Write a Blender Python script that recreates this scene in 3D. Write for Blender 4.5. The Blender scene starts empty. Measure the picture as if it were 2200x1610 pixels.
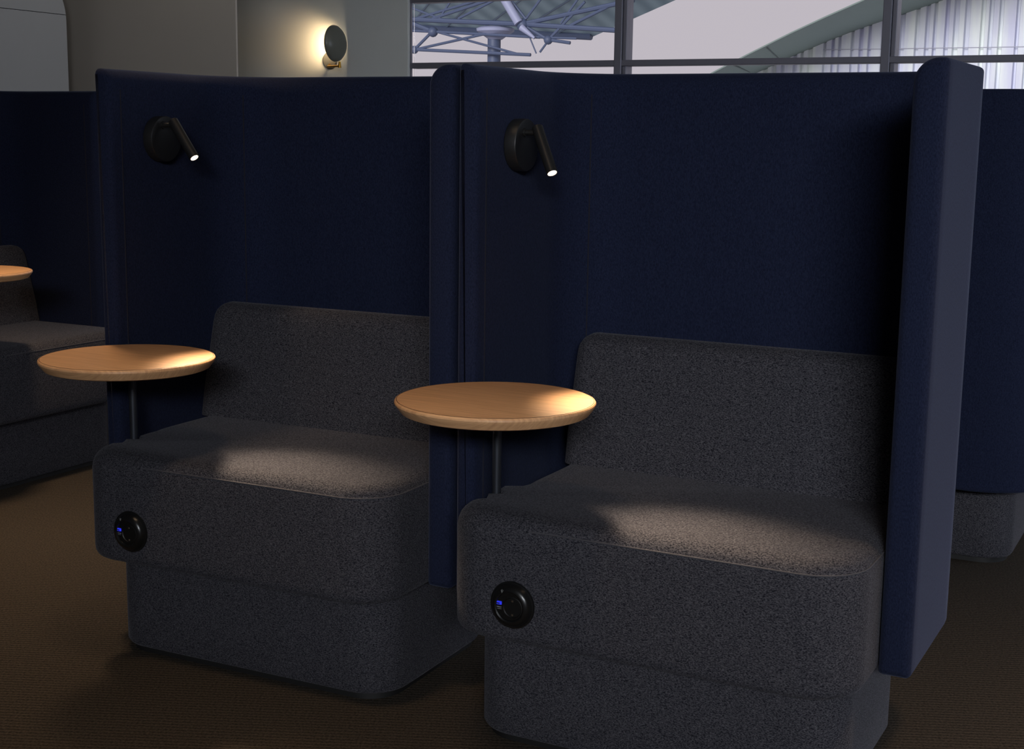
import bpy, bmesh, math, random
from mathutils import Vector, Matrix
PI = math.pi
sc = bpy.context.scene
C = sc.collection
R = math.radians

# ------------------------------------------------------------------ camera
cam = bpy.data.cameras.new('camera')
cam_o = bpy.data.objects.new('camera', cam)
C.objects.link(cam_o)
F = Vector((-0.45497308, 0.87450288, -0.16806014))
RT = Vector((0.88597243, 0.46354049, 0.01353022))
UP = Vector((-0.0897349, 0.14274077, 0.98568389))
m = Matrix((RT, UP, -F)).transposed().to_4x4()
m.translation = Vector((2.40982, -2.49550, 1.21736))
cam_o.matrix_world = m
cam.sensor_fit = 'HORIZONTAL'
cam.sensor_width = 36.0
cam.lens = 3006.7 / 2200.0 * 36.0
cam.clip_start = 0.05
cam.clip_end = 400
sc.camera = cam_o

# ------------------------------------------------------------------ view, sky
sc.view_settings.view_transform = 'Standard'
sc.view_settings.look = 'None'
sc.view_settings.exposure = 0.0
sc.view_settings.gamma = 1.0
sc.view_settings.use_curve_mapping = False
world = bpy.data.worlds.new('sky')
sc.world = world
world.use_nodes = True
bg = world.node_tree.nodes['Background']
bg.inputs['Color'].default_value = (0.955, 0.868, 0.935, 1)
bg.inputs['Strength'].default_value = 0.61

# ------------------------------------------------------------------ lights of the place and added fill
def light(name, kind, loc, target, energy, color, **kw):
    l = bpy.data.lights.new(name, kind)
    l.energy = energy
    l.color = color
    for k, v in kw.items():
        setattr(l, k, v)
    o = bpy.data.objects.new(name, l)
    C.objects.link(o)
    o.location = loc
    d = (Vector(target) - Vector(loc)).normalized()
    o.rotation_euler = d.to_track_quat('-Z', 'Y').to_euler()
    return o

light('sun', 'SUN', (0, -20, 8), (0, 20, -2), 2.3, (1.0, 0.98, 1.0), angle=R(25))
# unseen area lamp added before the closed right wall, standing in for daylight
light('side_daylight_fill', 'AREA', (6.9, 2.3, 1.75), (1.9, 0.4, 0.7), 120, (0.76, 0.84, 1.0), shape='RECTANGLE', size=4.6, size_y=2.3)
# unseen daylight fill added behind the camera, narrowed towards the nearest booth
light('front_daylight_fill', 'AREA', (4.6, -6.9, 2.85), (1.75, 0, 0.80), 44, (0.90, 0.93, 1.0), shape='RECTANGLE', size=3.6, size_y=0.6, spread=R(52))
# unseen fill added at ceiling level to brighten the back walls and column
light('back_area_fill', 'AREA', (-1.0, 4.0, 3.15), (-1.0, 4.0, 0), 17, (1.0, 0.97, 0.93), shape='RECTANGLE', size=6.0, size_y=0.8)
# warm ceiling downlights
for (x, y, e) in ((-0.72, 0.50, 9), (0.75, -0.9, 3.6), (2.9, 0.0, 7)):
    light('ceiling_downlight', 'AREA', (x, y, 3.1), (x, y, 0), e, (1.0, 0.70, 0.44), shape='DISK', size=0.35, spread=R(64))

# ------------------------------------------------------------------ helpers
def link(name, me, mat=None, parent=None, smooth=True, angle=35):
    if smooth:
        me.polygons.foreach_set('use_smooth', [True] * len(me.polygons))
        me.set_sharp_from_angle(angle=R(angle))
    o = bpy.data.objects.new(name, me)
    C.objects.link(o)
    if mat:
        me.materials.append(mat)
    if parent:
        o.parent = parent
    return o

def from_bm(name, bm, mat=None, parent=None, smooth=True, angle=35):
    bmesh.ops.recalc_face_normals(bm, faces=bm.faces[:])
    me = bpy.data.meshes.new(name)
    bm.to_mesh(me)
    bm.free()
    return link(name, me, mat, parent, smooth, angle)

def add_loft(bm, rings, cap0=True, cap1=True, closed=True):
    vr = [[bm.verts.new(p) for p in ring] for ring in rings]
    n = len(rings[0])
    for a, b in zip(vr[:-1], vr[1:]):
        for i in range(n if closed else n - 1):
            j = (i + 1) % n
            bm.faces.new((a[i], a[j], b[j], b[i]))
    if cap0:
        bm.faces.new(vr[0][::-1])
    if cap1:
        bm.faces.new(vr[-1])
    return vr

def add_box(bm, lo, hi, bev=0.0, seg=2):
    x0, y0, z0 = lo
    x1, y1, z1 = hi
    vs = [bm.verts.new(p) for p in ((x0, y0, z0), (x1, y0, z0), (x1, y1, z0), (x0, y1, z0), (x0, y0, z1), (x1, y0, z1), (x1, y1, z1), (x0, y1, z1))]
    fs = [bm.faces.new([vs[i] for i in q]) for q in ((0, 3, 2, 1), (4, 5, 6, 7), (0, 1, 5, 4), (1, 2, 6, 5), (2, 3, 7, 6), (3, 0, 4, 7))]
    if bev:
        es = list({e for f in fs for e in f.edges})
        bmesh.ops.bevel(bm, geom=es, offset=bev, segments=seg, affect='EDGES', profile=0.5)

def frame_of(d):
    d = d.normalized()
    a = Vector((0, 0, 1)) if abs(d.z) < 0.9 else Vector((1, 0, 0))
    u = d.cross(a).normalized()
    return u, d.cross(u).normalized()

def add_tube(bm, pts, r, n=12, cap=True):
    pts = [Vector(p) for p in pts]
    rs = r if isinstance(r, (list, tuple)) else [r] * len(pts)
    rings = []
    u = None
    for i, p in enumerate(pts):
        d = (pts[min(i + 1, len(pts) - 1)] - pts[max(i - 1, 0)]).normalized()
        if u is None:
            u, w = frame_of(d)
        else:
            u = (u - d * u.dot(d)).normalized()
            w = d.cross(u)
        rings.append([p + (u * math.cos(2 * PI * k / n) + w * math.sin(2 * PI * k / n)) * rs[i] for k in range(n)])
    add_loft(bm, rings, cap, cap)

def add_lathe(bm, prof, n=48, M=Matrix()):
    """prof: (radius, height) from bottom to top, axis z, placed by M"""
    rings = []
    for r, z in prof:
        rings.append([M @ Vector((max(r, 1e-4) * math.cos(2 * PI * k / n), max(r, 1e-4) * math.sin(2 * PI * k / n), z)) for k in range(n)])
    add_loft(bm, rings)

def axis_matrix(loc, d, up=(0, 0, 1)):
    d = Vector(d).normalized()
    x = Vector(up).cross(d)
    if x.length < 1e-4:
        x = Vector((1, 0, 0))
    x.normalize()
    y = d.cross(x)
    M = Matrix((x, y, d)).transposed().to_4x4()
    M.translation = Vector(loc)
    return M

def tag(o, label, cat, group=None, kind=None):
    o['label'] = label
    o['category'] = cat
    if group:
        o['group'] = group
    if kind:
        o['kind'] = kind
    return o

def thing(name, label, cat, loc=(0, 0, 0), rz=0.0, group=None):
    o = bpy.data.objects.new(name, None)
    C.objects.link(o)
    o.empty_display_size = 0.1
    o.location = loc
    o.rotation_euler = (0, 0, rz)
    return tag(o, label, cat, group)

def copy_tree(o, parent=None):
    c = o.copy()
    C.objects.link(c)
    if parent:
        c.parent = parent
    for ch in list(o.children):
        copy_tree(ch, c)
    return c

def structure(o, label=None, cat=None):
    o['kind'] = 'structure'
    if label:
        o['label'] = label
        o['category'] = cat
    return o

def poly_offset(pts, d):
    """move a closed CCW 2-D contour inwards by d"""
    n = len(pts)
    out = []
    for i in range(n):
        p0, p1, p2 = Vector(pts[i - 1]), Vector(pts[i]), Vector(pts[(i + 1) % n])
        a = (p1 - p0).normalized()
        b = (p2 - p1).normalized()
        na, nb = Vector((-a.y, a.x)), Vector((-b.y, b.x))
        k = na + nb
        k = k / max(k.length_squared / 2, 0.35)
        out.append(p1 + k * d)
    return out

def arc(cx, cy, r, a0, a1, n=10):
    return [(cx + r * math.cos(R(a0 + (a1 - a0) * i / n)), cy + r * math.sin(R(a0 + (a1 - a0) * i / n))) for i in range(n + 1)]

# ------------------------------------------------------------------ materials
def mat(name):
    mt = bpy.data.materials.new(name)
    mt.use_nodes = True
    nt = mt.node_tree
    return mt, nt, nt.nodes['Principled BSDF']

def plain(name, col, rough=0.5, metal=0.0, spec=0.5, noise=0.0, scale=30, bump=0.0):
    mt, nt, b = mat(name)
    b.inputs['Base Color'].default_value = (*col, 1)
    b.inputs['Roughness'].default_value = rough
    b.inputs['Metallic'].default_value = metal
    b.inputs['Specular IOR Level'].default_value = spec
    if noise or bump:
        tc = nt.nodes.new('ShaderNodeTexCoord')
        nz = nt.nodes.new('ShaderNodeTexNoise')
        nz.inputs['Scale'].default_value = scale
        nz.inputs['Detail'].default_value = 4
        nt.links.new(tc.outputs['Object'], nz.inputs['Vector'])
        if noise:
            mx = nt.nodes.new('ShaderNodeMix')
            mx.data_type = 'RGBA'
            mx.inputs['A'].default_value = (*[c * (1 - noise) for c in col], 1)
            mx.inputs['B'].default_value = (*[min(1, c * (1 + noise)) for c in col], 1)
            nt.links.new(nz.outputs['Fac'], mx.inputs['Factor'])
            nt.links.new(mx.outputs['Result'], b.inputs['Base Color'])
        if bump:
            bp = nt.nodes.new('ShaderNodeBump')
            bp.inputs['Strength'].default_value = bump
            bp.inputs['Distance'].default_value = 0.002
            nt.links.new(nz.outputs['Fac'], bp.inputs['Height'])
            nt.links.new(bp.outputs['Normal'], b.inputs['Normal'])
    return mt

def fabric(name, lo, hi, scale, c0, c1, stretch, rot, sheen, tint, bump=0.35, fine=0.0):
    """woven cloth: two yarn colours flecked together, with a soft nap"""
    mt, nt, b = mat(name)
    L = nt.links.new
    tc = nt.nodes.new('ShaderNodeTexCoord')
    mp = nt.nodes.new('ShaderNodeMapping')
    mp.inputs['Scale'].default_value = stretch
    mp.inputs['Rotation'].default_value = rot
    L(tc.outputs['Object'], mp.inputs['Vector'])
    nz = nt.nodes.new('ShaderNodeTexNoise')
    nz.inputs['Scale'].default_value = scale
    nz.inputs['Detail'].default_value = 2.5
    nz.inputs['Roughness'].default_value = 0.65
    L(mp.outputs['Vector'], nz.inputs['Vector'])
    rp = nt.nodes.new('ShaderNodeValToRGB')
    e = rp.color_ramp.elements
    e[0].position, e[0].color = lo, (*c0, 1)
    e[1].position, e[1].color = hi, (*c1, 1)
    L(nz.outputs['Fac'], rp.inputs['Fac'])
    L(rp.outputs['Color'], b.inputs['Base Color'])
    bp = nt.nodes.new('ShaderNodeBump')
    bp.inputs['Strength'].default_value = bump
    bp.inputs['Distance'].default_value = 0.0015
    L(nz.outputs['Fac'], bp.inputs['Height'])
    L(bp.outputs['Normal'], b.inputs['Normal'])
    b.inputs['Roughness'].default_value = 0.95
    b.inputs['Specular IOR Level'].default_value = 0.1
    b.inputs['Sheen Weight'].default_value = sheen
    b.inputs['Sheen Roughness'].default_value = 0.4
    b.inputs['Sheen Tint'].default_value = (*tint, 1)
    return mt

M_navy = fabric('navy_wool', 0.30, 0.70, 420, (0.0072, 0.0096, 0.0230), (0.0168, 0.0218, 0.0490), (1, 1, 0.45), (0, 0, 0), 0.10, (0.55, 0.65, 1.0), 0.25)
M_mel = fabric('melange_tweed', 0.36, 0.70, 520, (0.0065, 0.0065, 0.011), (0.097, 0.095, 0.106), (0.55, 0.55, 1.15), (0.25, 0.45, 0), 0.06, (0.9, 0.9, 1.0), 0.5)
M_pipe = plain('piping_cord', (0.055, 0.053, 0.06), 0.8)
M_stitch = plain('stitch_thread', (0.006, 0.006, 0.014), 0.9)
M_glide = plain('black_plastic_glide', (0.006, 0.006, 0.006), 0.6)
M_black = plain('matt_black_metal', (0.012, 0.012, 0.012), 0.42, 0.0, 0.5, bump=0.05, scale=400)
M_gloss = plain('black_plastic', (0.006, 0.006, 0.006), 0.28)
M_well = plain('socket_plastic', (0.003, 0.003, 0.003), 0.45)
M_steel = plain('earth_clip_metal', (0.45, 0.42, 0.36), 0.3, 1.0)
M_post = plain('dark_steel', (0.10, 0.11, 0.13), 0.32, 0.85)
M_plate = plain('white_print', (0.20, 0.20, 0.20), 0.6)

def emit(name, col, s):
    mt, nt, b = mat(name)
    b.inputs['Base Color'].default_value = (0, 0, 0, 1)
    b.inputs['Emission Color'].default_value = (*col, 1)
    b.inputs['Emission Strength'].default_value = s
    return mt
M_lens = emit('warm_led_lens', (1.0, 0.80, 0.58), 14)
M_lens_dim = emit('warm_led_lens_edge_on', (1.0, 0.80, 0.58), 6)
M_usb = emit('blue_usb_light', (0.030, 0.045, 1.0), 0.75)
M_led = emit('wall_lamp_led', (1.0, 0.78, 0.50), 12)

def oak():
    mt, nt, b = mat('oak_veneer')
    L = nt.links.new
    tc = nt.nodes.new('ShaderNodeTexCoord')
    mp = nt.nodes.new('ShaderNodeMapping')
    mp.inputs['Rotation'].default_value = (0, 0, R(-12))
    mp.inputs['Scale'].default_value = (4.0, 120, 20)
    L(tc.outputs['Object'], mp.inputs['Vector'])
    nz = nt.nodes.new('ShaderNodeTexNoise')
    nz.inputs['Scale'].default_value = 2.2
    nz.inputs['Detail'].default_value = 6
    nz.inputs['Roughness'].default_value = 0.6
    L(mp.outputs['Vector'], nz.inputs['Vector'])
    rp = nt.nodes.new('ShaderNodeValToRGB')
    e = rp.color_ramp.elements
    e[0].position, e[0].color = 0.27, (0.50, 0.265, 0.125, 1)
    e[1].position, e[1].color = 0.75, (0.76, 0.445, 0.225, 1)
    L(nz.outputs['Fac'], rp.inputs['Fac'])
    L(rp.outputs['Color'], b.inputs['Base Color'])
    b.inputs['Roughness'].default_value = 0.42
    b.inputs['Specular IOR Level'].default_value = 0.35
    return mt
M_oak = oak()

def carpet():
    mt, nt, b = mat('ribbed_carpet')
    L = nt.links.new
    tc = nt.nodes.new('ShaderNodeTexCoord')
    mp = nt.nodes.new('ShaderNodeMapping')
    mp.inputs['Rotation'].default_value = (0, 0, R(-24))
    L(tc.outputs['Object'], mp.inputs['Vector'])
    wv = nt.nodes.new('ShaderNodeTexWave')
    wv.bands_direction = 'Y'
    wv.inputs['Scale'].default_value = 23.0
    wv.inputs['Distortion'].default_value = 1.2
    wv.inputs['Detail'].default_value = 2
    wv.inputs['Detail Scale'].default_value = 6
    L(mp.outputs['Vector'], wv.inputs['Vector'])
    nz = nt.nodes.new('ShaderNodeTexNoise')
    nz.inputs['Scale'].default_value = 190
    nz.inputs['Detail'].default_value = 3
    L(mp.outputs['Vector'], nz.inputs['Vector'])
    ad = nt.nodes.new('ShaderNodeMath')
    ad.operation = 'MULTIPLY_ADD'
    L(wv.outputs['Fac'], ad.inputs[0])
    ad.inputs[1].default_value = 0.24
    L(nz.outputs['Fac'], ad.inputs[2])
    rp = nt.nodes.new('ShaderNodeValToRGB')
    e = rp.color_ramp.elements
    e[0].position, e[0].color = 0.40, (0.020, 0.0165, 0.0125, 1)
    e[1].position, e[1].color = 0.95, (0.080, 0.064, 0.048, 1)
    L(ad.outputs['Value'], rp.inputs['Fac'])
    L(rp.outputs['Color'], b.inputs['Base Color'])
    bp = nt.nodes.new('ShaderNodeBump')
    bp.inputs['Strength'].default_value = 0.4
    bp.inputs['Distance'].default_value = 0.003
    L(ad.outputs['Value'], bp.inputs['Height'])
    L(bp.outputs['Normal'], b.inputs['Normal'])
    b.inputs['Roughness'].default_value = 0.95
    b.inputs['Specular IOR Level'].default_value = 0.1
    return mt
M_joint = plain('oak_edge_joint', (0.10, 0.045, 0.018), 0.6)
M_carpet = carpet()
M_beige = plain('beige_wall_paint', (0.46, 0.42, 0.37), 0.8, noise=0.03, scale=4)
M_column = plain('pale_grey_plaster', (0.66, 0.695, 0.69), 0.8, noise=0.03, scale=5)
M_white = plain('off_white_paint', (0.45, 0.45, 0.44), 0.8)
M_ceil = plain('ceiling_paint', (0.35, 0.34, 0.33), 0.9)
M_cab = plain('light_grey_laminate', (0.42, 0.425, 0.435), 0.6, noise=0.02, scale=6)
M_frame = plain('grey_window_aluminium', (0.19, 0.19, 0.235), 0.45, 0.3)
M_brass = plain('brass', (0.70, 0.38, 0.06), 0.3, 1.0)
M_shade = plain('sage_green_lacquer', (0.16, 0.165, 0.14), 0.3)
M_backplate = plain('grey_green_lacquer', (0.13, 0.135, 0.13), 0.5)
M_ground = plain('concrete_apron', (0.40, 0.40, 0.40), 0.9)

def glass():
    mt = bpy.data.materials.new('window_glass')
    mt.use_nodes = True
    nt = mt.node_tree
    nt.nodes.clear()
    out = nt.nodes.new('ShaderNodeOutputMaterial')
    tr = nt.nodes.new('ShaderNodeBsdfTransparent')
    tr.inputs['Color'].default_value = (0.96, 0.97, 0.98, 1)
    gl = nt.nodes.new('ShaderNodeBsdfGlossy')
    gl.inputs['Roughness'].default_value = 0.02
    fr = nt.nodes.new('ShaderNodeFresnel')
    fr.inputs['IOR'].default_value = 1.3
    mx = nt.nodes.new('ShaderNodeMixShader')
    nt.links.new(fr.outputs['Fac'], mx.inputs['Fac'])
    nt.links.new(tr.outputs['BSDF'], mx.inputs[1])
    nt.links.new(gl.outputs['BSDF'], mx.inputs[2])
    nt.links.new(mx.outputs['Shader'], out.inputs['Surface'])
    return mt
M_glass = glass()

# ------------------------------------------------------------------ room shell
XL, XR, YF, YB, HC = -7.0, 7.2, -7.2, 6.0, 3.2
bm = bmesh.new(); add_box(bm, (XL, YF, -0.05), (XR, YB + 0.2, 0))
structure(from_bm('floor', bm, M_carpet, smooth=False))
bm = bmesh.new(); add_box(bm, (XL - 0.15, YF - 0.15, HC), (XR + 0.15, YB + 0.2, HC + 0.15))
structure(from_bm('ceiling', bm, M_ceil, smooth=False))
bm = bmesh.new(); add_box(bm, (XL - 0.15, YF - 0.15, 0), (XL, YB + 0.2, HC))
structure(from_bm('wall_left', bm, M_white, smooth=False))
bm = bmesh.new(); add_box(bm, (XR, YF - 0.15, 0), (XR + 0.15, YB + 0.2, HC))
structure(from_bm('wall_right', bm, M_white, smooth=False))
bm = bmesh.new(); add_box(bm, (XL, YF - 0.15, 0), (XR, YF, HC))
structure(from_bm('wall_front', bm, M_white, smooth=False))
# beige partition left of the pale column
bm = bmesh.new(); add_box(bm, (XL, 4.42, 0), (-3.10, 4.435, HC))
structure(from_bm('wall_beige', bm, M_beige, smooth=False))
# pale column beside the window
bm = bmesh.new(); add_box(bm, (-4.6, 5.985, 0), (-2.85, 6.02, HC), 0.004, 1)
structure(from_bm('wall_column', bm, M_column, smooth=False))
bm = bmesh.new(); add_box(bm, (XL, 6.02, 0), (-4.6, 6.2, HC))
structure(from_bm('wall_back', bm, M_white, smooth=False))
bm = bmesh.new(); add_box(bm, (-2.85, 6.0, 0), (XR, 6.2, 0.35))
structure(from_bm('wall_sill', bm, M_white, smooth=False))

# window: mullions and transoms in one frame, each pane a child
def window():
    bm = bmesh.new()
    xs = [-1.262 + 1.713 * k for k in range(-1, 5)]
    for x in xs[1:]:
        if x > XR - 0.1: continue
        add_box(bm, (x - 0.040, 6.0, 0.35), (x + 0.012, 6.12, HC), 0.004, 1)
        add_box(bm, (x + 0.014, 6.015, 0.35), (x + 0.040, 6.12, HC), 0.003, 1)
    add_box(bm, (-2.85, 6.01, 0.35), (-2.842, 6.03, HC))
    for z0, z1 in ((0.35, 0.40), (1.672, 1.710), (2.115, 2.16), (HC - 0.05, HC)):
        add_box(bm, (-2.85, 6.005, z0), (XR, 6.11, z1), 0.003, 1)
    fr = from_bm('window_1', bm, M_frame, smooth=False)
    structure(fr)
    edges = [-2.845] + xs[1:] + [XR]
    edges = [e for e in edges if e <= XR]
    for a, b in zip(edges[:-1], edges[1:]):
        for z0, z1 in ((0.38, 1.69), (1.69, 2.13), (2.13, HC - 0.02)):
            bm = bmesh.new(); add_box(bm, (a, 6.055, z0), (b, 6.061, z1))
            from_bm('window_pane', bm, M_glass, fr, smooth=False)
window()

# ------------------------------------------------------------------ high-backed lounge booth
W, H, ZB = 0.957, 1.36, 0.2465
DI, DO = 0.482, 0.535           # inner and outer face of the back

def shell_profile(th, d):
    """panel cross-section (offset across, z), inner side at -th/2; shrunk by d all round"""
    a, b = -th / 2 + d, th / 2 - d
    z0, z1 = ZB + d, H - d
    ri = max(min(0.042, th - 0.008) - d, 0.003)
    ro, rb = max(0.010 - d, 0.002), max(0.010 - d, 0.002)
    pts = arc(a + rb, z0 + rb, rb, 180, 270, 4) + arc(b - rb, z0 + rb, rb, 270, 360, 4)
    pts += arc(b - ro, z1 - ro, ro, 0, 90, 4) + arc(a + ri, z1 - ri, ri, 90, 180, 10)
    return pts

def shell_path():
    """plan polyline: (outer point, inner point) pairs from the left front to the right front"""
    tl, tr = 0.046, 0.060
    ro, ri = 0.20, 0.145
    pr = []
    n = 12
    ys = [0.0, 0.003, 0.010, 0.018, 0.05, 0.12, 0.20, 0.27, 0.32]
    for y in ys:
        pr.append(((0, y), (tl, y)))
    for i in range(n + 1):
        a = R(180 - 90 * i / n)
        pr.append(((ro + ro * math.cos(a), DO - ro + ro * math.sin(a)), (tl + ri + ri * math.cos(a), DI - ri + ri * math.sin(a))))
    for x in (0.35, 0.48, 0.60):
        pr.append(((x, DO), (x, DI)))
    for i in range(n + 1):
        a = R(90 - 90 * i / n)
        pr.append(((W - ro + ro * math.cos(a), DO - ro + ro * math.sin(a)), (W - tr - ri + ri * math.cos(a), DI - ri + ri * math.sin(a))))
    for y in ys[::-1]:
        pr.append(((W, y), (W - tr, y)))
    return pr

def make_shell(root):
    path = shell_path()
    ins = [0.014, 0.0068, 0.0012, 0.0]
    rings = []
    N = len(path)
    for i, (o, q) in enumerate(path):
        k = min(i, N - 1 - i)
        d = ins[k] if k < len(ins) else 0.0
        o, q = Vector(o), Vector(q)
        mid = (o + q) / 2
        ax = (o - q)
        th = ax.length
        ax.normalize()
        rings.append([Vector((mid.x + ax.x * u, mid.y + ax.y * u, z)) for u, z in shell_profile(th, d)])
    bm = bmesh.new()
    add_loft(bm, rings)
    sh = from_bm('privacy_screen', bm, M_navy, root, angle=40)
    # stitched seams: one just behind each front edge, one at each inner corner
    def seam(pts, r=0.0017):
        bm = bmesh.new()
        add_tube(bm, pts, r, 6)
        from_bm('seam', bm, M_stitch, sh)
    for x in (0.046, W - 0.060):
        seam([(x, 0.040, 0.30), (x, 0.040, 1.312)])
    a = R(132)
    cx, cy = 0.046 + 0.145, DI - 0.145
    seam([(cx + 0.145 * math.cos(a), cy + 0.145 * math.sin(a), 0.5), (cx + 0.145 * math.cos(a), cy + 0.145 * math.sin(a), 1.312)])
    cx = W - 0.060 - 0.145
    a = R(48)
    seam([(cx + 0.145 * math.cos(a), cy + 0.145 * math.sin(a), 0.5), (cx + 0.145 * math.cos(a), cy + 0.145 * math.sin(a), 1.312)])
    return sh

def seat_contour(xl_rear):
    yf, rl, rr = -0.186, 0.105, 0.105
    xl, xr, yb = 0.070, W - 0.062, 0.44
    pts = arc(xl + rl, yf + rl, rl, 180, 270, 14)
    pts += [(0.30, yf), (0.45, yf), (0.60, yf)]
    pts += arc(xr - rr, yf + rr, rr, 270, 360, 14)
    pts += [(xr, 0.05), (xr, 0.20), (xr, 0.32)] + arc(xr - 0.1, yb - 0.1, 0.1, 0, 90, 6)
    x2 = max(xl_rear, 0.06)
    pts += arc(x2 + 0.1, yb - 0.1, 0.1, 90, 180, 6)
    pts += [(x2, 0.26), (x2, 0.13), (x2 + 0.002, 0.090), (min(x2 + 0.012, 0.101), 0.060), (0.101, 0.030), (0.104, 0.002)]
    pts += arc(0.112, -0.022, 0.0135, 100, -100, 8) + [(0.1025, -0.040), (0.094, -0.047), (0.082, -0.060), (0.0725, -0.073)]
    return pts

def make_seat(root, xl_rear):
    c = seat_contour(xl_rear)
    prof = [(0.026, 0.2430), (0.014, 0.2445), (0.006, 0.2490), (0.0015, 0.2570), (0, 0.268), (0, 0.34), (0, 0.42)]
    top_front = [(0.0003, 0.4640), (0.0022, 0.4735), (0.004, 0.4765), (0.009, 0.4835), (0.018, 0.4900), (0.030, 0.4945), (0.046, 0.4968)]
    top_left = [(0.0, 0.4520), (0.0020, 0.4640), (0.0060, 0.4745), (0.0125, 0.4830), (0.021, 0.4900), (0.032, 0.4948), (0.046, 0.4968)]
    def weight(p):                       # the left edge is rolled over softly, the front edge is seamed
        return min(1.0, max(0.0, (0.34 - p[0]) / 0.20)) if p[1] < 0.3 else 0.0
    rings = []
    cache = {}
    def off(d):
        if d not in cache:
            cache[d] = poly_offset(c, d) if d else [Vector(q) for q in c]
        return cache[d]
    for k in range(len(prof) + len(top_front)):
        if k < len(prof):
            (da, za), (db, zb) = prof[k], prof[k]
        else:
            (da, za), (db, zb) = top_front[k - len(prof)], top_left[k - len(prof)]
        out = []
        for n, p0 in enumerate(c):
            w = weight(p0)
            p = off(da)[n].lerp(off(db)[n], w)
            near = 0.0935 < p0[0] < 0.127 and -0.044 < p0[1] < 0.035   # the cut-out for the table post keeps its size
            p0 = Vector(p0)
            q = p0 + (p - p0) * (0.08 if near else 1.0)
            out.append(Vector((q.x, q.y, za + (zb - za) * w)))
        rings.append(out)
    bm = bmesh.new()
    add_loft(bm, rings)
    st = from_bm('seat_cushion', bm, M_mel, root, angle=50)
    bm = bmesh.new()
    line = [(p[0], p[1], 0.4752) for p in poly_offset(c, 0.0022)[15:36]]
    line = [(0.27, -0.1835, 0.4742)] + line
    add_tube(bm, line, 0.0016, 6)
    from_bm('piping', bm, M_pipe, st)
    return st

def make_backrest(root, xl):
    x0, x1 = xl, W - 0.064
    # profile in (y, z), CCW seen from +x ... front face leaning back, round top
    pr = [(0.302, 0.490)]
    pr = [(0.282, 0.494), (0.298, 0.560), (0.316, 0.630), (0.333, 0.700), (0.342, 0.735)]
    pr += [(0.350, 0.756), (0.362, 0.770), (0.380, 0.778), (0.402, 0.780), (0.422, 0.776), (0.434, 0.765), (0.440, 0.750)]
    pr += [(0.448, 0.66), (0.455, 0.56), (0.458, 0.494)]
    pr = pr[::-1]
    xs = []
    r = 0.040
    for i in range(9):
        a = R(90 * i / 8)
        xs.append((x0 + r * (1 - math.sin(a)), r * (1 - math.cos(a))))
    left = xs[::-1]
    rings = []
    def ring(x, d):
        q = poly_offset(pr, d)
        return [Vector((x, max(p.x, 0.0), max(p.y, 0.4935))) for p in q]
    seq = [(x0 + r * (1 - math.sin(R(90 * i / 8))), r * (1 - math.cos(R(90 * i / 8)))) for i in range(8, -1, -1)]
    seq = [(x0 + r * (1 - math.cos(R(11.25 * i))), r * 0.8 * (1 - math.sin(R(11.25 * i)))) for i in range(9)]
    seq += [(x0 + (x1 - x0) * k / 6, 0) for k in range(1, 6)]
    seq += [(x1 - r * (1 - math.cos(R(11.25 * i))), r * 0.8 * (1 - math.sin(R(11.25 * i)))) for i in range(8, -1, -1)]
    # keep the foot of the end faces on the seat, only the upper part is drawn in
    for x, d in seq:
        q = poly_offset(pr, d)
        out = []
        for p, p0 in zip(q, pr):
            k = min(1.0, max(0.0, (p0[1] - 0.50) / 0.20))
            out.append(Vector((x, p.x, max(p0[1] + (p.y - p0[1]) * k, 0.4935))))
        rings.append(out)
    bm = bmesh.new()
    add_loft(bm, rings)
    return from_bm('backrest', bm, M_mel, root, angle=50)

def make_base(root):
    xl, xr, yf, yb, r = 0.097, 0.862, -0.109, 0.39, 0.095
    c = arc(xl + r, yf + r, r, 180, 270, 10) + [(0.35, yf), (0.6, yf)] + arc(xr - r, yf + r, r, 270, 360, 10) + arc(xr - r, yb - r, r, 0, 90, 10) + arc(xl + r, yb - r, r, 90, 180, 10)
    rings = []
    for d, z in ((0.012, 0.016), (0.004, 0.0175), (0, 0.024), (0, 0.12), (0, 0.2425)):
        rings.append([Vector((p[0], p[1], z)) for p in (poly_offset(c, d) if d else [Vector(q) for q in c])])
    bm = bmesh.new()
    add_loft(bm, rings)
    b = from_bm('base', bm, M_mel, root, angle=50)
    bm = bmesh.new()
    add_loft(bm, [[Vector((p.x, p.y, z)) for p in poly_offset(c, 0.016)] for z in (0.0, 0.0165)])
    from_bm('plinth', bm, M_glide, b)
    return b

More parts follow.
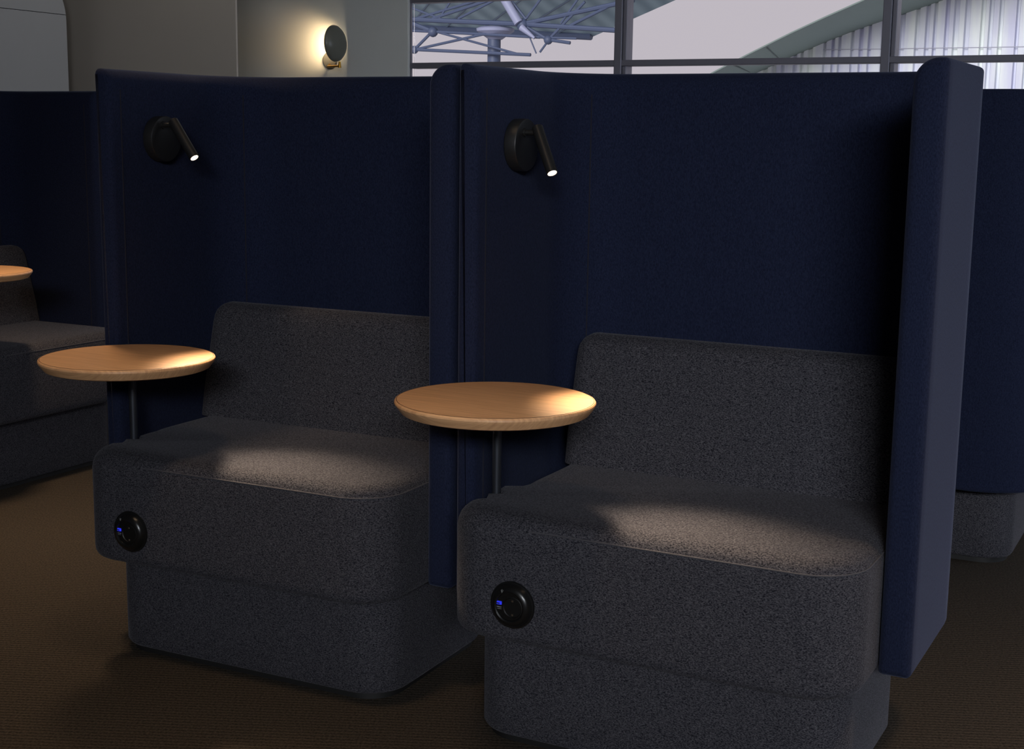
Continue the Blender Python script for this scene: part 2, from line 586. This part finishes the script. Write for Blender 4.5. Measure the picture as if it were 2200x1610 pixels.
def make_socket(root):
    # round black power outlet let into the front of the seat, facing -y
    loc = (0.238, -0.1865, 0.325)
    Mx = axis_matrix(loc, (0, -1, 0))
    bm = bmesh.new()
    add_lathe(bm, [(0.001, -0.002), (0.047, -0.002), (0.0475, 0.001), (0.0465, 0.0035), (0.0435, 0.0042), (0.0425, 0.0060), (0.0405, 0.0110), (0.036, 0.0150), (0.031, 0.0162), (0.0285, 0.0150), (0.0275, 0.0125), (0.001, 0.0122)], 56, Mx)
    s = from_bm('power_socket', bm, M_gloss, root, angle=30)
    s['label'] = 'round black power socket with blue lit usb port'
    # recessed outlet well, set to the right of centre
    Mw = axis_matrix((loc[0] + 0.0065, loc[1], loc[2] - 0.001), (0, -1, 0))
    bm = bmesh.new()
    add_lathe(bm, [(0.001, 0.0124), (0.0195, 0.0124), (0.0212, 0.0128), (0.0212, 0.0138), (0.0200, 0.0142), (0.0192, 0.0134), (0.0185, 0.0126), (0.001, 0.0125)], 40, Mw)
    from_bm('outlet_ring', bm, M_well, s)
    for dz in (0.0135, -0.0145):
        bm = bmesh.new()
        x, y, z = loc[0] + 0.0065, loc[1] - 0.0142, loc[2] - 0.001 + dz
        add_box(bm, (x - 0.0022, y - 0.001, z - 0.0020), (x + 0.0022, y + 0.001, z + 0.0020), 0.0006, 1)
        from_bm('earth_clip', bm, M_steel, s)
    x, y, z = loc[0] - 0.0245, loc[1] - 0.0128, loc[2] + 0.0045
    bm = bmesh.new()
    add_box(bm, (x - 0.0072, y - 0.0012, z - 0.0034), (x + 0.0072, y + 0.0012, z + 0.0034), 0.0006, 1)
    u = from_bm('usb_port', bm, M_usb, s)
    u['label'] = 'blue lit usb port'
    bm = bmesh.new()
    add_box(bm, (x - 0.0052, y - 0.0018, z - 0.0018), (x + 0.0034, y + 0.0002, z + 0.0006))
    from_bm('usb_tongue', bm, plain('usb_tongue_plastic', (0.02, 0.02, 0.12), 0.5), s, smooth=False)
    z2 = z - 0.0092
    bm = bmesh.new()
    add_box(bm, (x - 0.0066, y - 0.0010, z2 + 0.0006), (x + 0.0066, y + 0.0010, z2 + 0.0019))
    add_box(bm, (x - 0.0066, y - 0.0010, z2 - 0.0026), (x + 0.0066, y + 0.0010, z2 - 0.0019))
    from_bm('usb_port', bm, M_plate, s, smooth=False)
    # tiny charging mark on the upper rim
    bm = bmesh.new()
    xm, zm, ym = loc[0] - 0.0150, loc[2] + 0.0290, loc[1] - 0.0160
    add_tube(bm, [(xm - 0.0022, ym, zm + 0.003), (xm, ym - 0.0003, zm - 0.003), (xm + 0.0022, ym, zm + 0.003)], 0.0005, 6)
    add_tube(bm, [(xm, ym - 0.0003, zm - 0.003), (xm, ym, zm + 0.0045)], 0.0004, 6)
    from_bm('charging_mark', bm, M_plate, s)
    return s

def booth(label, loc, rz, xl_rear, xl_back, group):
    root = thing('lounge_booth', label, 'booth', loc, rz, group)
    make_shell(root)
    make_seat(root, xl_rear)
    make_backrest(root, xl_back)
    make_base(root)
    make_socket(root)
    return root

GB = 'high backed lounge booths'
P1 = Vector((0.984, -0.010, 0))
RZ0 = R(1.2)
b1 = booth('nearest navy lounge booth with dark grey tweed seat, in the right half of the photo', P1, 0, 0.108, 0.108, GB)
b0 = booth('navy lounge booth second from the right, standing in front of the pale column', (0, 0, 0), RZ0, 0.050, 0.047, GB)
bl = copy_tree(b1)
bl.location = (-1.375, 0.518, 0)
bl.rotation_euler = (0, 0, R(90))
for ch in list(bl.children):
    if ch.name.startswith('power_socket'):
        for g in list(ch.children):
            bpy.data.objects.remove(g)
        bpy.data.objects.remove(ch)
bl['label'] = 'dark lounge booth at the left edge, turned sideways below the tall grey cabinet'
br = copy_tree(b1)
br.location = (1.982, 2.035, 0)
br.rotation_euler = (0, 0, R(180))
br['label'] = 'lounge booth seen from behind at the right edge, behind the nearest booth'

# ------------------------------------------------------------------ round oak tables on slim posts
def make_table(label, loc, ofs, zt, rz=0.0):
    """post at loc, the top set off from it by ofs (it swivels)"""
    root = thing('side_table', label, 'table', loc, rz, 'round oak side tables')
    bm = bmesh.new()
    k = 0.191 / 0.2
    Mx = Matrix.Translation((ofs[0], ofs[1], zt))
    add_lathe(bm, [(r * k if r > 0.01 else r, z) for r, z in [(0.001, -0.0275), (0.165, -0.0275), (0.182, -0.0262), (0.190, -0.0235), (0.1985, -0.0130), (0.2020, -0.0085), (0.2030, -0.0062), (0.2026, -0.0030), (0.2008, -0.0006), (0.1985, 0.0), (0.001, 0.0)]], 96, Mx)
    tp = from_bm('tabletop', bm, M_oak, root, angle=20)
    bm = bmesh.new()
    add_tube(bm, [(ofs[0] + 0.1895 * math.cos(2 * PI * i / 96), ofs[1] + 0.1895 * math.sin(2 * PI * i / 96), zt - 0.0002) for i in range(97)], 0.0007, 6, cap=False)
    from_bm('edge_joint', bm, M_joint, tp)
    bm = bmesh.new()
    add_tube(bm, [(0, 0, 0.25), (0, 0, zt - 0.02)], 0.0092, 20)
    from_bm('post', bm, M_post, root)
    bm = bmesh.new()
    add_lathe(bm, [(0.03, -0.0335), (0.045, -0.0325), (0.046, -0.0276)], 32, Matrix.Translation((0, 0, zt)))
    from_bm('fixing_plate', bm, M_black, root)
    return root
PX, PY = 0.112, -0.022
make_table('round oak table in the middle of the photo, beside the nearest booth seat', (P1.x + PX, P1.y + PY, 0), (0.067, -0.135), 0.719)
make_table('round oak table standing before the second booth, left of its seat', (PX, PY, 0), (0.0935, -0.113), 0.7155)
make_table('dim oak table whose edge just enters the photo at the left', (-1.375 - PY, 0.518 + PX, 0), (0.065, -0.121), 0.765, R(90))

# ------------------------------------------------------------------ reading lamps
def reading_lamp(label, root_loc, rz, pivot, aim, spot, lens, energy, size):
    """disc on the screen (local +x is out of the panel) with a small tube spot; pivot, aim in booth space"""
    root = thing('reading_lamp', label, 'lamp', root_loc, rz, 'reading lamps on the booth screens')
    disc_c = Vector((0.0475, 0.166, 1.199))
    bm = bmesh.new()
    add_lathe(bm, [(0.001, 0), (0.0535, 0), (0.0545, 0.002), (0.0545, 0.0245), (0.0535, 0.0268), (0.0510, 0.0275), (0.001, 0.0275)], 56, axis_matrix(disc_c, (1, 0, 0)))
    from_bm('wall_plate', bm, M_black, root, angle=25)
    pv, am = Vector(pivot), Vector(aim)
    d = (am - pv).normalized()
    bm = bmesh.new()
    add_tube(bm, [(disc_c.x + 0.026, pv.y + 0.004, pv.z), (pv.x - 0.002, pv.y, pv.z)], 0.0058, 14)
    add_lathe(bm, [(0.001, 0), (0.0095, 0), (0.0095, 0.004), (0.001, 0.0042)], 24, axis_matrix((disc_c.x + 0.0272, pv.y + 0.004, pv.z), (1, 0, 0)))
    from_bm('swivel_arm', bm, M_black, root)
    a, b = pv - d * 0.014, pv + d * 0.102
    bm = bmesh.new()
    Mt = axis_matrix(a, d)
    L = (b - a).length
    add_lathe(bm, [(0.001, 0), (0.0105, 0), (0.0118, 0.0012), (0.0118, L - 0.0008), (0.0110, L), (0.0098, L), (0.0096, L - 0.004), (0.001, L - 0.004)], 32, Mt)
    hd = from_bm('lamp_head', bm, M_black, root, angle=25)
    bm = bmesh.new()
    add_lathe(bm, [(0.001, L - 0.0038), (0.0094, L - 0.0038), (0.0092, L - 0.0008), (0.006, L + 0.0006), (0.001, L + 0.001)], 28, Mt)
    from_bm('lens', bm, lens, hd)
    # its beam
    l = bpy.data.lights.new('reading_lamp_beam', 'SPOT')
    l.energy = energy
    l.color = (1.0, 0.76, 0.53)
    l.spot_size = size
    l.spot_blend = 1.0
    l.shadow_soft_size = 0.045
    lo = bpy.data.objects.new('reading_lamp_beam', l)
    C.objects.link(lo)
    lo.parent = root
    lo.location = b + d * 0.012
    lo.rotation_euler = (Vector(spot) - lo.location).to_track_quat('-Z', 'Y').to_euler()
    return root
reading_lamp('black reading lamp shining brightly on the nearest booth screen', P1, 0, (0.110, 0.150, 1.225), (0.56, -0.17, 0.48), (0.60, -0.20, 0.48), M_lens, 76, R(42))
reading_lamp('black reading lamp on the screen of the second booth', (0, 0, 0), RZ0, (0.116, 0.150, 1.232), (0.80, 0.01, 0.44), (0.64, -0.20, 0.48), M_lens_dim, 72, R(42))

# ------------------------------------------------------------------ tall rounded cabinet at the far left
def cabinet():
    root = thing('tall_cabinet', 'tall light grey cabinet with rounded upper corner at the far left', 'cabinet', (-4.3, 3.0, 0))
    y1, y0, zt, rr = 1.25, -1.3, 2.22, 0.32
    c = [(y0, 0.02), (y1, 0.02)] + arc(y1 - rr, zt - rr, rr, 0, 90, 14) + arc(y0 + rr, zt - rr, rr, 90, 180, 14)
    def rings(zlo, zhi, ins):
        out = []
        for x, d in ((0, 0.008), (-0.008, 0), (-0.9, 0)):
            q = poly_offset(c, d + ins)
            out.append([Vector((x, p.x, min(max(p.y, zlo), zhi))) for p in q])
        return out
    bm = bmesh.new()
    add_loft(bm, rings(0.0, 1.930, 0))
    from_bm('front_panel', bm, M_cab, root, angle=30)
    bm = bmesh.new()
    add_loft(bm, rings(1.934, 9, 0))
    from_bm('top_panel', bm, M_cab, root, angle=30)
    bm = bmesh.new()
    add_box(bm, (-0.88, y0 + 0.03, 1.92), (-0.012, y1 - 0.04, 1.945))
    from_bm('joint', bm, M_stitch, root, smooth=False)
cabinet()

# ------------------------------------------------------------------ wall lamp on the column
def wall_lamp():
    x0, y0, z0 = -3.50, 5.985, 1.735
    root = thing('wall_lamp', 'glowing wall lamp with tilted sage disc and brass arm on pale column', 'lamp', (x0, y0, z0))
    bm = bmesh.new()
    add_lathe(bm, [(0.001, 0), (0.062, 0), (0.062, 0.008), (0.055, 0.016), (0.001, 0.018)], 40, axis_matrix((0, 0, 0), (0, -1, 0)))
    from_bm('wall_plate', bm, M_backplate, root)
    bm = bmesh.new()
    e = Vector((0.180, -0.15, -0.050))
    add_tube(bm, [(0.0, -0.01, -0.03), (0.01, -0.05, -0.045), (0.05, -0.11, -0.050), e], 0.008, 14)
    add_tube(bm, [e + Vector((0, 0, -0.012)), e + Vector((0, 0, 0.03))], [0.012, 0.008], 14)
    from_bm('arm', bm, M_brass, root)
    # dished oval shade turned away from the wall
    nrm = Vector((0.99, -0.02, 0.03)).normalized()
    cen = Vector((0.185, -0.165, 0.105))
    Ms = axis_matrix(cen, nrm)
    bm = bmesh.new()
    rr = 0.126
    prof = [(0.001, 0.010), (0.06, 0.002), (0.10, -0.014), (rr - 0.003, -0.036), (rr, -0.036), (rr - 0.001, -0.028), (0.112, -0.012), (0.085, 0.006), (0.05, 0.016), (0.001, 0.020)]
    add_lathe(bm, prof, 56, Ms)
    sh = from_bm('shade', bm, M_shade, root)
    bm = bmesh.new()
    add_lathe(bm, [(0.001, -0.022), (0.05, -0.022), (0.05, -0.012), (0.001, -0.012)], 32, Ms)
    from_bm('led_panel', bm, M_led, sh)
    # its light leaves the hollow side of the shade towards the wall
    l = bpy.data.lights.new('wall_lamp_glow', 'SPOT')
    l.energy = 20
    l.color = (1.0, 0.68, 0.36)
    l.spot_size = R(84)
    l.spot_blend = 1.0
    l.shadow_soft_size = 0.06
    lo = bpy.data.objects.new('wall_lamp_glow', l)
    C.objects.link(lo)
    lo.parent = root
    lo.location = (0.135, -0.150, 0.105)
    lo.rotation_euler = (Vector((-0.03, 0, 0.11)) - lo.location).to_track_quat('-Z', 'Y').to_euler()
wall_lamp()

# ------------------------------------------------------------------ outside: ground, steel canopy, arched hall
bm = bmesh.new(); add_box(bm, (-120, 6.4, -3.2), (80, 160, -3.0))
structure(from_bm('ground', bm, M_ground, smooth=False))

def canopy():
    root = thing('steel_canopy', 'blue grey steel truss canopy on a column outside the window', 'canopy', (-23.3, 45.3, -3.0))
    o = Vector((-23.3, 45.3, -3.0))
    mr, nt, b = mat('canopy_deck')
    b.inputs['Roughness'].default_value = 0.8
    tc = nt.nodes.new('ShaderNodeTexCoord')
    wv = nt.nodes.new('ShaderNodeTexWave')
    wv.bands_direction = 'X'
    wv.inputs['Scale'].default_value = 0.32
    wv.inputs['Distortion'].default_value = 1.5
    nt.links.new(tc.outputs['Object'], wv.inputs['Vector'])
    rp = nt.nodes.new('ShaderNodeValToRGB')
    rp.color_ramp.elements[0].color = (0.27, 0.37, 0.44, 1)
    rp.color_ramp.elements[1].color = (0.40, 0.53, 0.60, 1)
    nt.links.new(wv.outputs['Fac'], rp.inputs['Fac'])
    nt.links.new(rp.outputs['Color'], b.inputs['Base Color'])
    q = [Vector(p) - o for p in ((-22.34, 52.0, 5.35), (-13.1, 43.66, 6.78), (-30.47, 41.43, 8.49), (-38.45, 52.0, 6.43))]
    up = Vector((0, 0.25, 0.35))
    bm = bmesh.new()
    add_loft(bm, [q, [p + up for p in q]])
    from_bm('roof_deck', bm, mr, root, smooth=False)
    # roof purlins: thin ribs across the deck
    Mp = plain('canopy_rib', (0.12, 0.16, 0.23), 0.6)
    for k in range(1, 9):
        t = k / 9
        a, c2 = q[0].lerp(q[3], t), q[1].lerp(q[2], t)
        bm = bmesh.new(); add_tube(bm, [a, c2], 0.05, 6)
        from_bm('roof_rib', bm, Mp, root)
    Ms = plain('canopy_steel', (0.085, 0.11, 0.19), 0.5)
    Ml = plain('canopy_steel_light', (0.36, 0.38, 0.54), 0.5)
    bm = bmesh.new(); add_tube(bm, [q[0] + Vector((0, -0.2, 0.0)), q[3] + Vector((0, -0.2, 0.0))], 0.17, 8)
    from_bm('edge_beam', bm, Ms, root)
    segs = [((-26.67, 4.45), (-21.45, 4.17), .085), ((-26.46, 4.43), (-23.31, 4.97), .07), ((-25.63, 5.12), (-21.84, 4.17), .06), ((-26.46, 4.43), (-25.63, 5.12), .085),
            ((-25.63, 5.09), (-21.08, 4.79), .075), ((-26.67, 5.15), (-25.63, 5.09), .07), ((-21.7, 5.21), (-21.22, 4.22), .04), ((-21.08, 4.79), (-19.6, 4.72), .06),
            ((-20.74, 4.66), (-21.07, 4.26), .06), ((-20.74, 4.7), (-19.85, 4.57), .085), ((-21.85, 5.28), (-20.74, 4.69), .09), ((-27.6, 5.63), (-21.85, 5.28), .13),
            ((-21.85, 5.28), (-17.6, 4.94), .13), ((-21.82, 5.28), (-17.4, 6.0), .12), ((-25.64, 5.57), (-22.9, 6.26), .085), ((-24.52, 5.54), (-22.8, 6.25), .07),
            ((-21.66, 5.47), (-20.9, 6.35), .07), ((-22.45, 6.3), (-21.66, 5.44), .08), ((-19.87, 5.18), (-17.8, 6.05), .08), ((-26.67, 5.46), (-25.63, 5.09), .12),
            ((-20.74, 4.69), (-19.3, 6.0), .075), ((-26.5, 5.56), (-23.8, 6.16), .075), ((-25.33, 5.6), (-24.85, 6.2), .06), ((-20.24, 5.27), (-19.5, 6.2), .06), ((-24.9, 5.42), (-26.6, 6.0), .06)]
    for (a, c2, r) in segs:
        bm = bmesh.new()
        add_tube(bm, [Vector((a[0], 44.5, a[1])) - o, Vector((c2[0], 44.5, c2[1])) - o], r * 0.72, 8)
        from_bm('truss_tube', bm, Ms, root)
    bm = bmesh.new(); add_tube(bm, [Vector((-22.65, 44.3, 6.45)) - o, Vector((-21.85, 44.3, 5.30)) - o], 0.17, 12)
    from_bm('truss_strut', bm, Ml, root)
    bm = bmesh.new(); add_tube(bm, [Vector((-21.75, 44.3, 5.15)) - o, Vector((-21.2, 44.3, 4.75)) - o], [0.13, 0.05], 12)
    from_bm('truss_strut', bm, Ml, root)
    for x, z, r in ((-25.63, 5.08, 0.20), (-21.80, 5.25, 0.24), (-20.74, 4.69, 0.17), (-26.46, 4.43, 0.16)):
        bm = bmesh.new()
        bmesh.ops.create_icosphere(bm, subdivisions=2, radius=r, matrix=Matrix.Translation(Vector((x, 44.5, z)) - o))
        from_bm('node_joint', bm, Ms, root)
    bm = bmesh.new(); add_tube(bm, [Vector((-23.25, 45.0, -3.0)) - o, Vector((-23.25, 45.0, 5.0)) - o], 0.25, 20)
    from_bm('column', bm, Ms, root)
    bm = bmesh.new()
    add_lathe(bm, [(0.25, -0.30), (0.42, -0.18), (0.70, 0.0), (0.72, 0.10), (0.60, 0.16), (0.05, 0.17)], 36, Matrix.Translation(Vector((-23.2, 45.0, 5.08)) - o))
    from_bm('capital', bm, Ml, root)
canopy()

def arched_hall():
    o = Vector((-7.0, 40.0, -3.0))
    root = thing('arched_hall', 'ribbed pale hall with sweeping curved roof overhang outside the window', 'building', o)
    inner = [(-14.5, 1.75), (-13.2, 2.45), (-12.2, 2.88), (-11.14, 3.33), (-10.28, 3.71), (-9.16, 4.16), (-8.48, 4.41), (-7.53, 4.72), (-6.81, 4.94), (-5.77, 5.28), (-4.46, 5.68), (-2.5, 6.2), (0, 6.75), (5, 7.4), (12, 7.6)]
    outer = [(-14.5, 1.20), (-13.0, 2.13), (-12.2, 2.60), (-11.3, 3.07), (-10.35, 3.53), (-9.12, 4.10), (-8.24, 4.48), (-7.16, 4.92), (-5.93, 5.36), (-4.8, 5.72), (-3.4, 6.12), (-1.5, 6.6), (1, 7.1), (6, 7.7), (12, 7.9)]
    # soffit and roof slab: from the outer rim (y 36) back over the wall (y 40)
    bm = bmesh.new()
    rings = []
    for (xi, zi), (xo, zo) in zip(inner, outer):
        rings.append([Vector((xo, 36.0, zo)) - o, Vector((xi, 40.05, zi)) - o, Vector((xi, 46.0, zi + 0.15)) - o, Vector((xi, 46.0, zi + 0.45)) - o, Vector((xo, 36.0, zo + 0.04)) - o])
    add_loft(bm, rings)
    mr = plain('roof_soffit', (0.200, 0.255, 0.232), 0.75, noise=0.10, scale=0.25)
    from_bm('roof_overhang', bm, mr, root, angle=30)
    # joints in the soffit
    mj = plain('soffit_joint_gap', (0.10, 0.125, 0.12), 0.8)
    for k in (2, 3, 4):
        (xi, zi), (xo, zo) = inner[k], outer[k]
        bm = bmesh.new()
        add_tube(bm, [Vector((xo + 0.5, 36.2, zo + 0.20)) - o, Vector((xi - 0.3, 40.0, zi - 0.12)) - o], 0.018, 6)
        from_bm('soffit_joint', bm, mj, root)
    # ribbed cladding following the curve
    def top(x):
        for (xa, za), (xb, zb) in zip(inner[:-1], inner[1:]):
            if xa <= x <= xb:
                return za + (zb - za) * (x - xa) / (xb - xa)
        return inner[-1][1]
    random.seed(5)
    pts = []
    x = -14.3
    pat = [0.26, 0.15, 0.17, 0.30, 0.14, 0.16, 0.34, 0.20, 0.13]
    i = 0
    while x < 11.5:
        w = pat[i % len(pat)] * random.uniform(0.85, 1.15)
        i += 1
        pts += [(x, 40.16), (x + 0.03, 40.02), (x + w, 40.02), (x + w + 0.03, 40.16)]
        x += w + 0.03 + random.choice((0.05, 0.07, 0.10))
    bm = bmesh.new()
    lo = [bm.verts.new(Vector((px, py, -3.0)) - o) for px, py in pts]
    mid = [bm.verts.new(Vector((px, py, 3.9)) - o) if top(px) > 4.05 else None for px, py in pts]
    hi = [bm.verts.new(Vector((px, py, top(px) + 0.02)) - o) for px, py in pts]
    for k in range(len(pts) - 1):
        bm.faces.new((lo[k], lo[k + 1], hi[k + 1], hi[k]))
    for v in mid:
        if v: bm.verts.remove(v)
    mw, nt, b = mat('ribbed_cladding')
    b.inputs['Roughness'].default_value = 0.45
    tc = nt.nodes.new('ShaderNodeTexCoord')
    mp = nt.nodes.new('ShaderNodeMapping')
    mp.inputs['Scale'].default_value = (1.6, 1, 0.22)
    nt.links.new(tc.outputs['Object'], mp.inputs['Vector'])
    nz = nt.nodes.new('ShaderNodeTexNoise')
    nz.inputs['Scale'].default_value = 1.3
    nz.inputs['Detail'].default_value = 5
    nt.links.new(mp.outputs['Vector'], nz.inputs['Vector'])
    rp = nt.nodes.new('ShaderNodeValToRGB')
    e = rp.color_ramp.elements
    e[0].position, e[0].color = 0.35, (0.62, 0.63, 0.80, 1)
    e[1].position, e[1].color = 0.62, (0.84, 0.89, 0.87, 1)
    nt.links.new(nz.outputs['Fac'], rp.inputs['Fac'])
    nt.links.new(rp.outputs['Color'], b.inputs['Base Color'])
    from_bm('ribbed_wall', bm, mw, root, smooth=False)
    bm = bmesh.new()
    add_box(bm, Vector((-9.3, 40.00, 3.885)) - o, Vector((11.0, 40.03, 3.905)) - o)
    from_bm('cladding_joint', bm, plain('cladding_joint_grey', (0.40, 0.40, 0.48), 0.7), root, smooth=False)  # slightly darker strip along the horizontal panel joint
arched_hall()
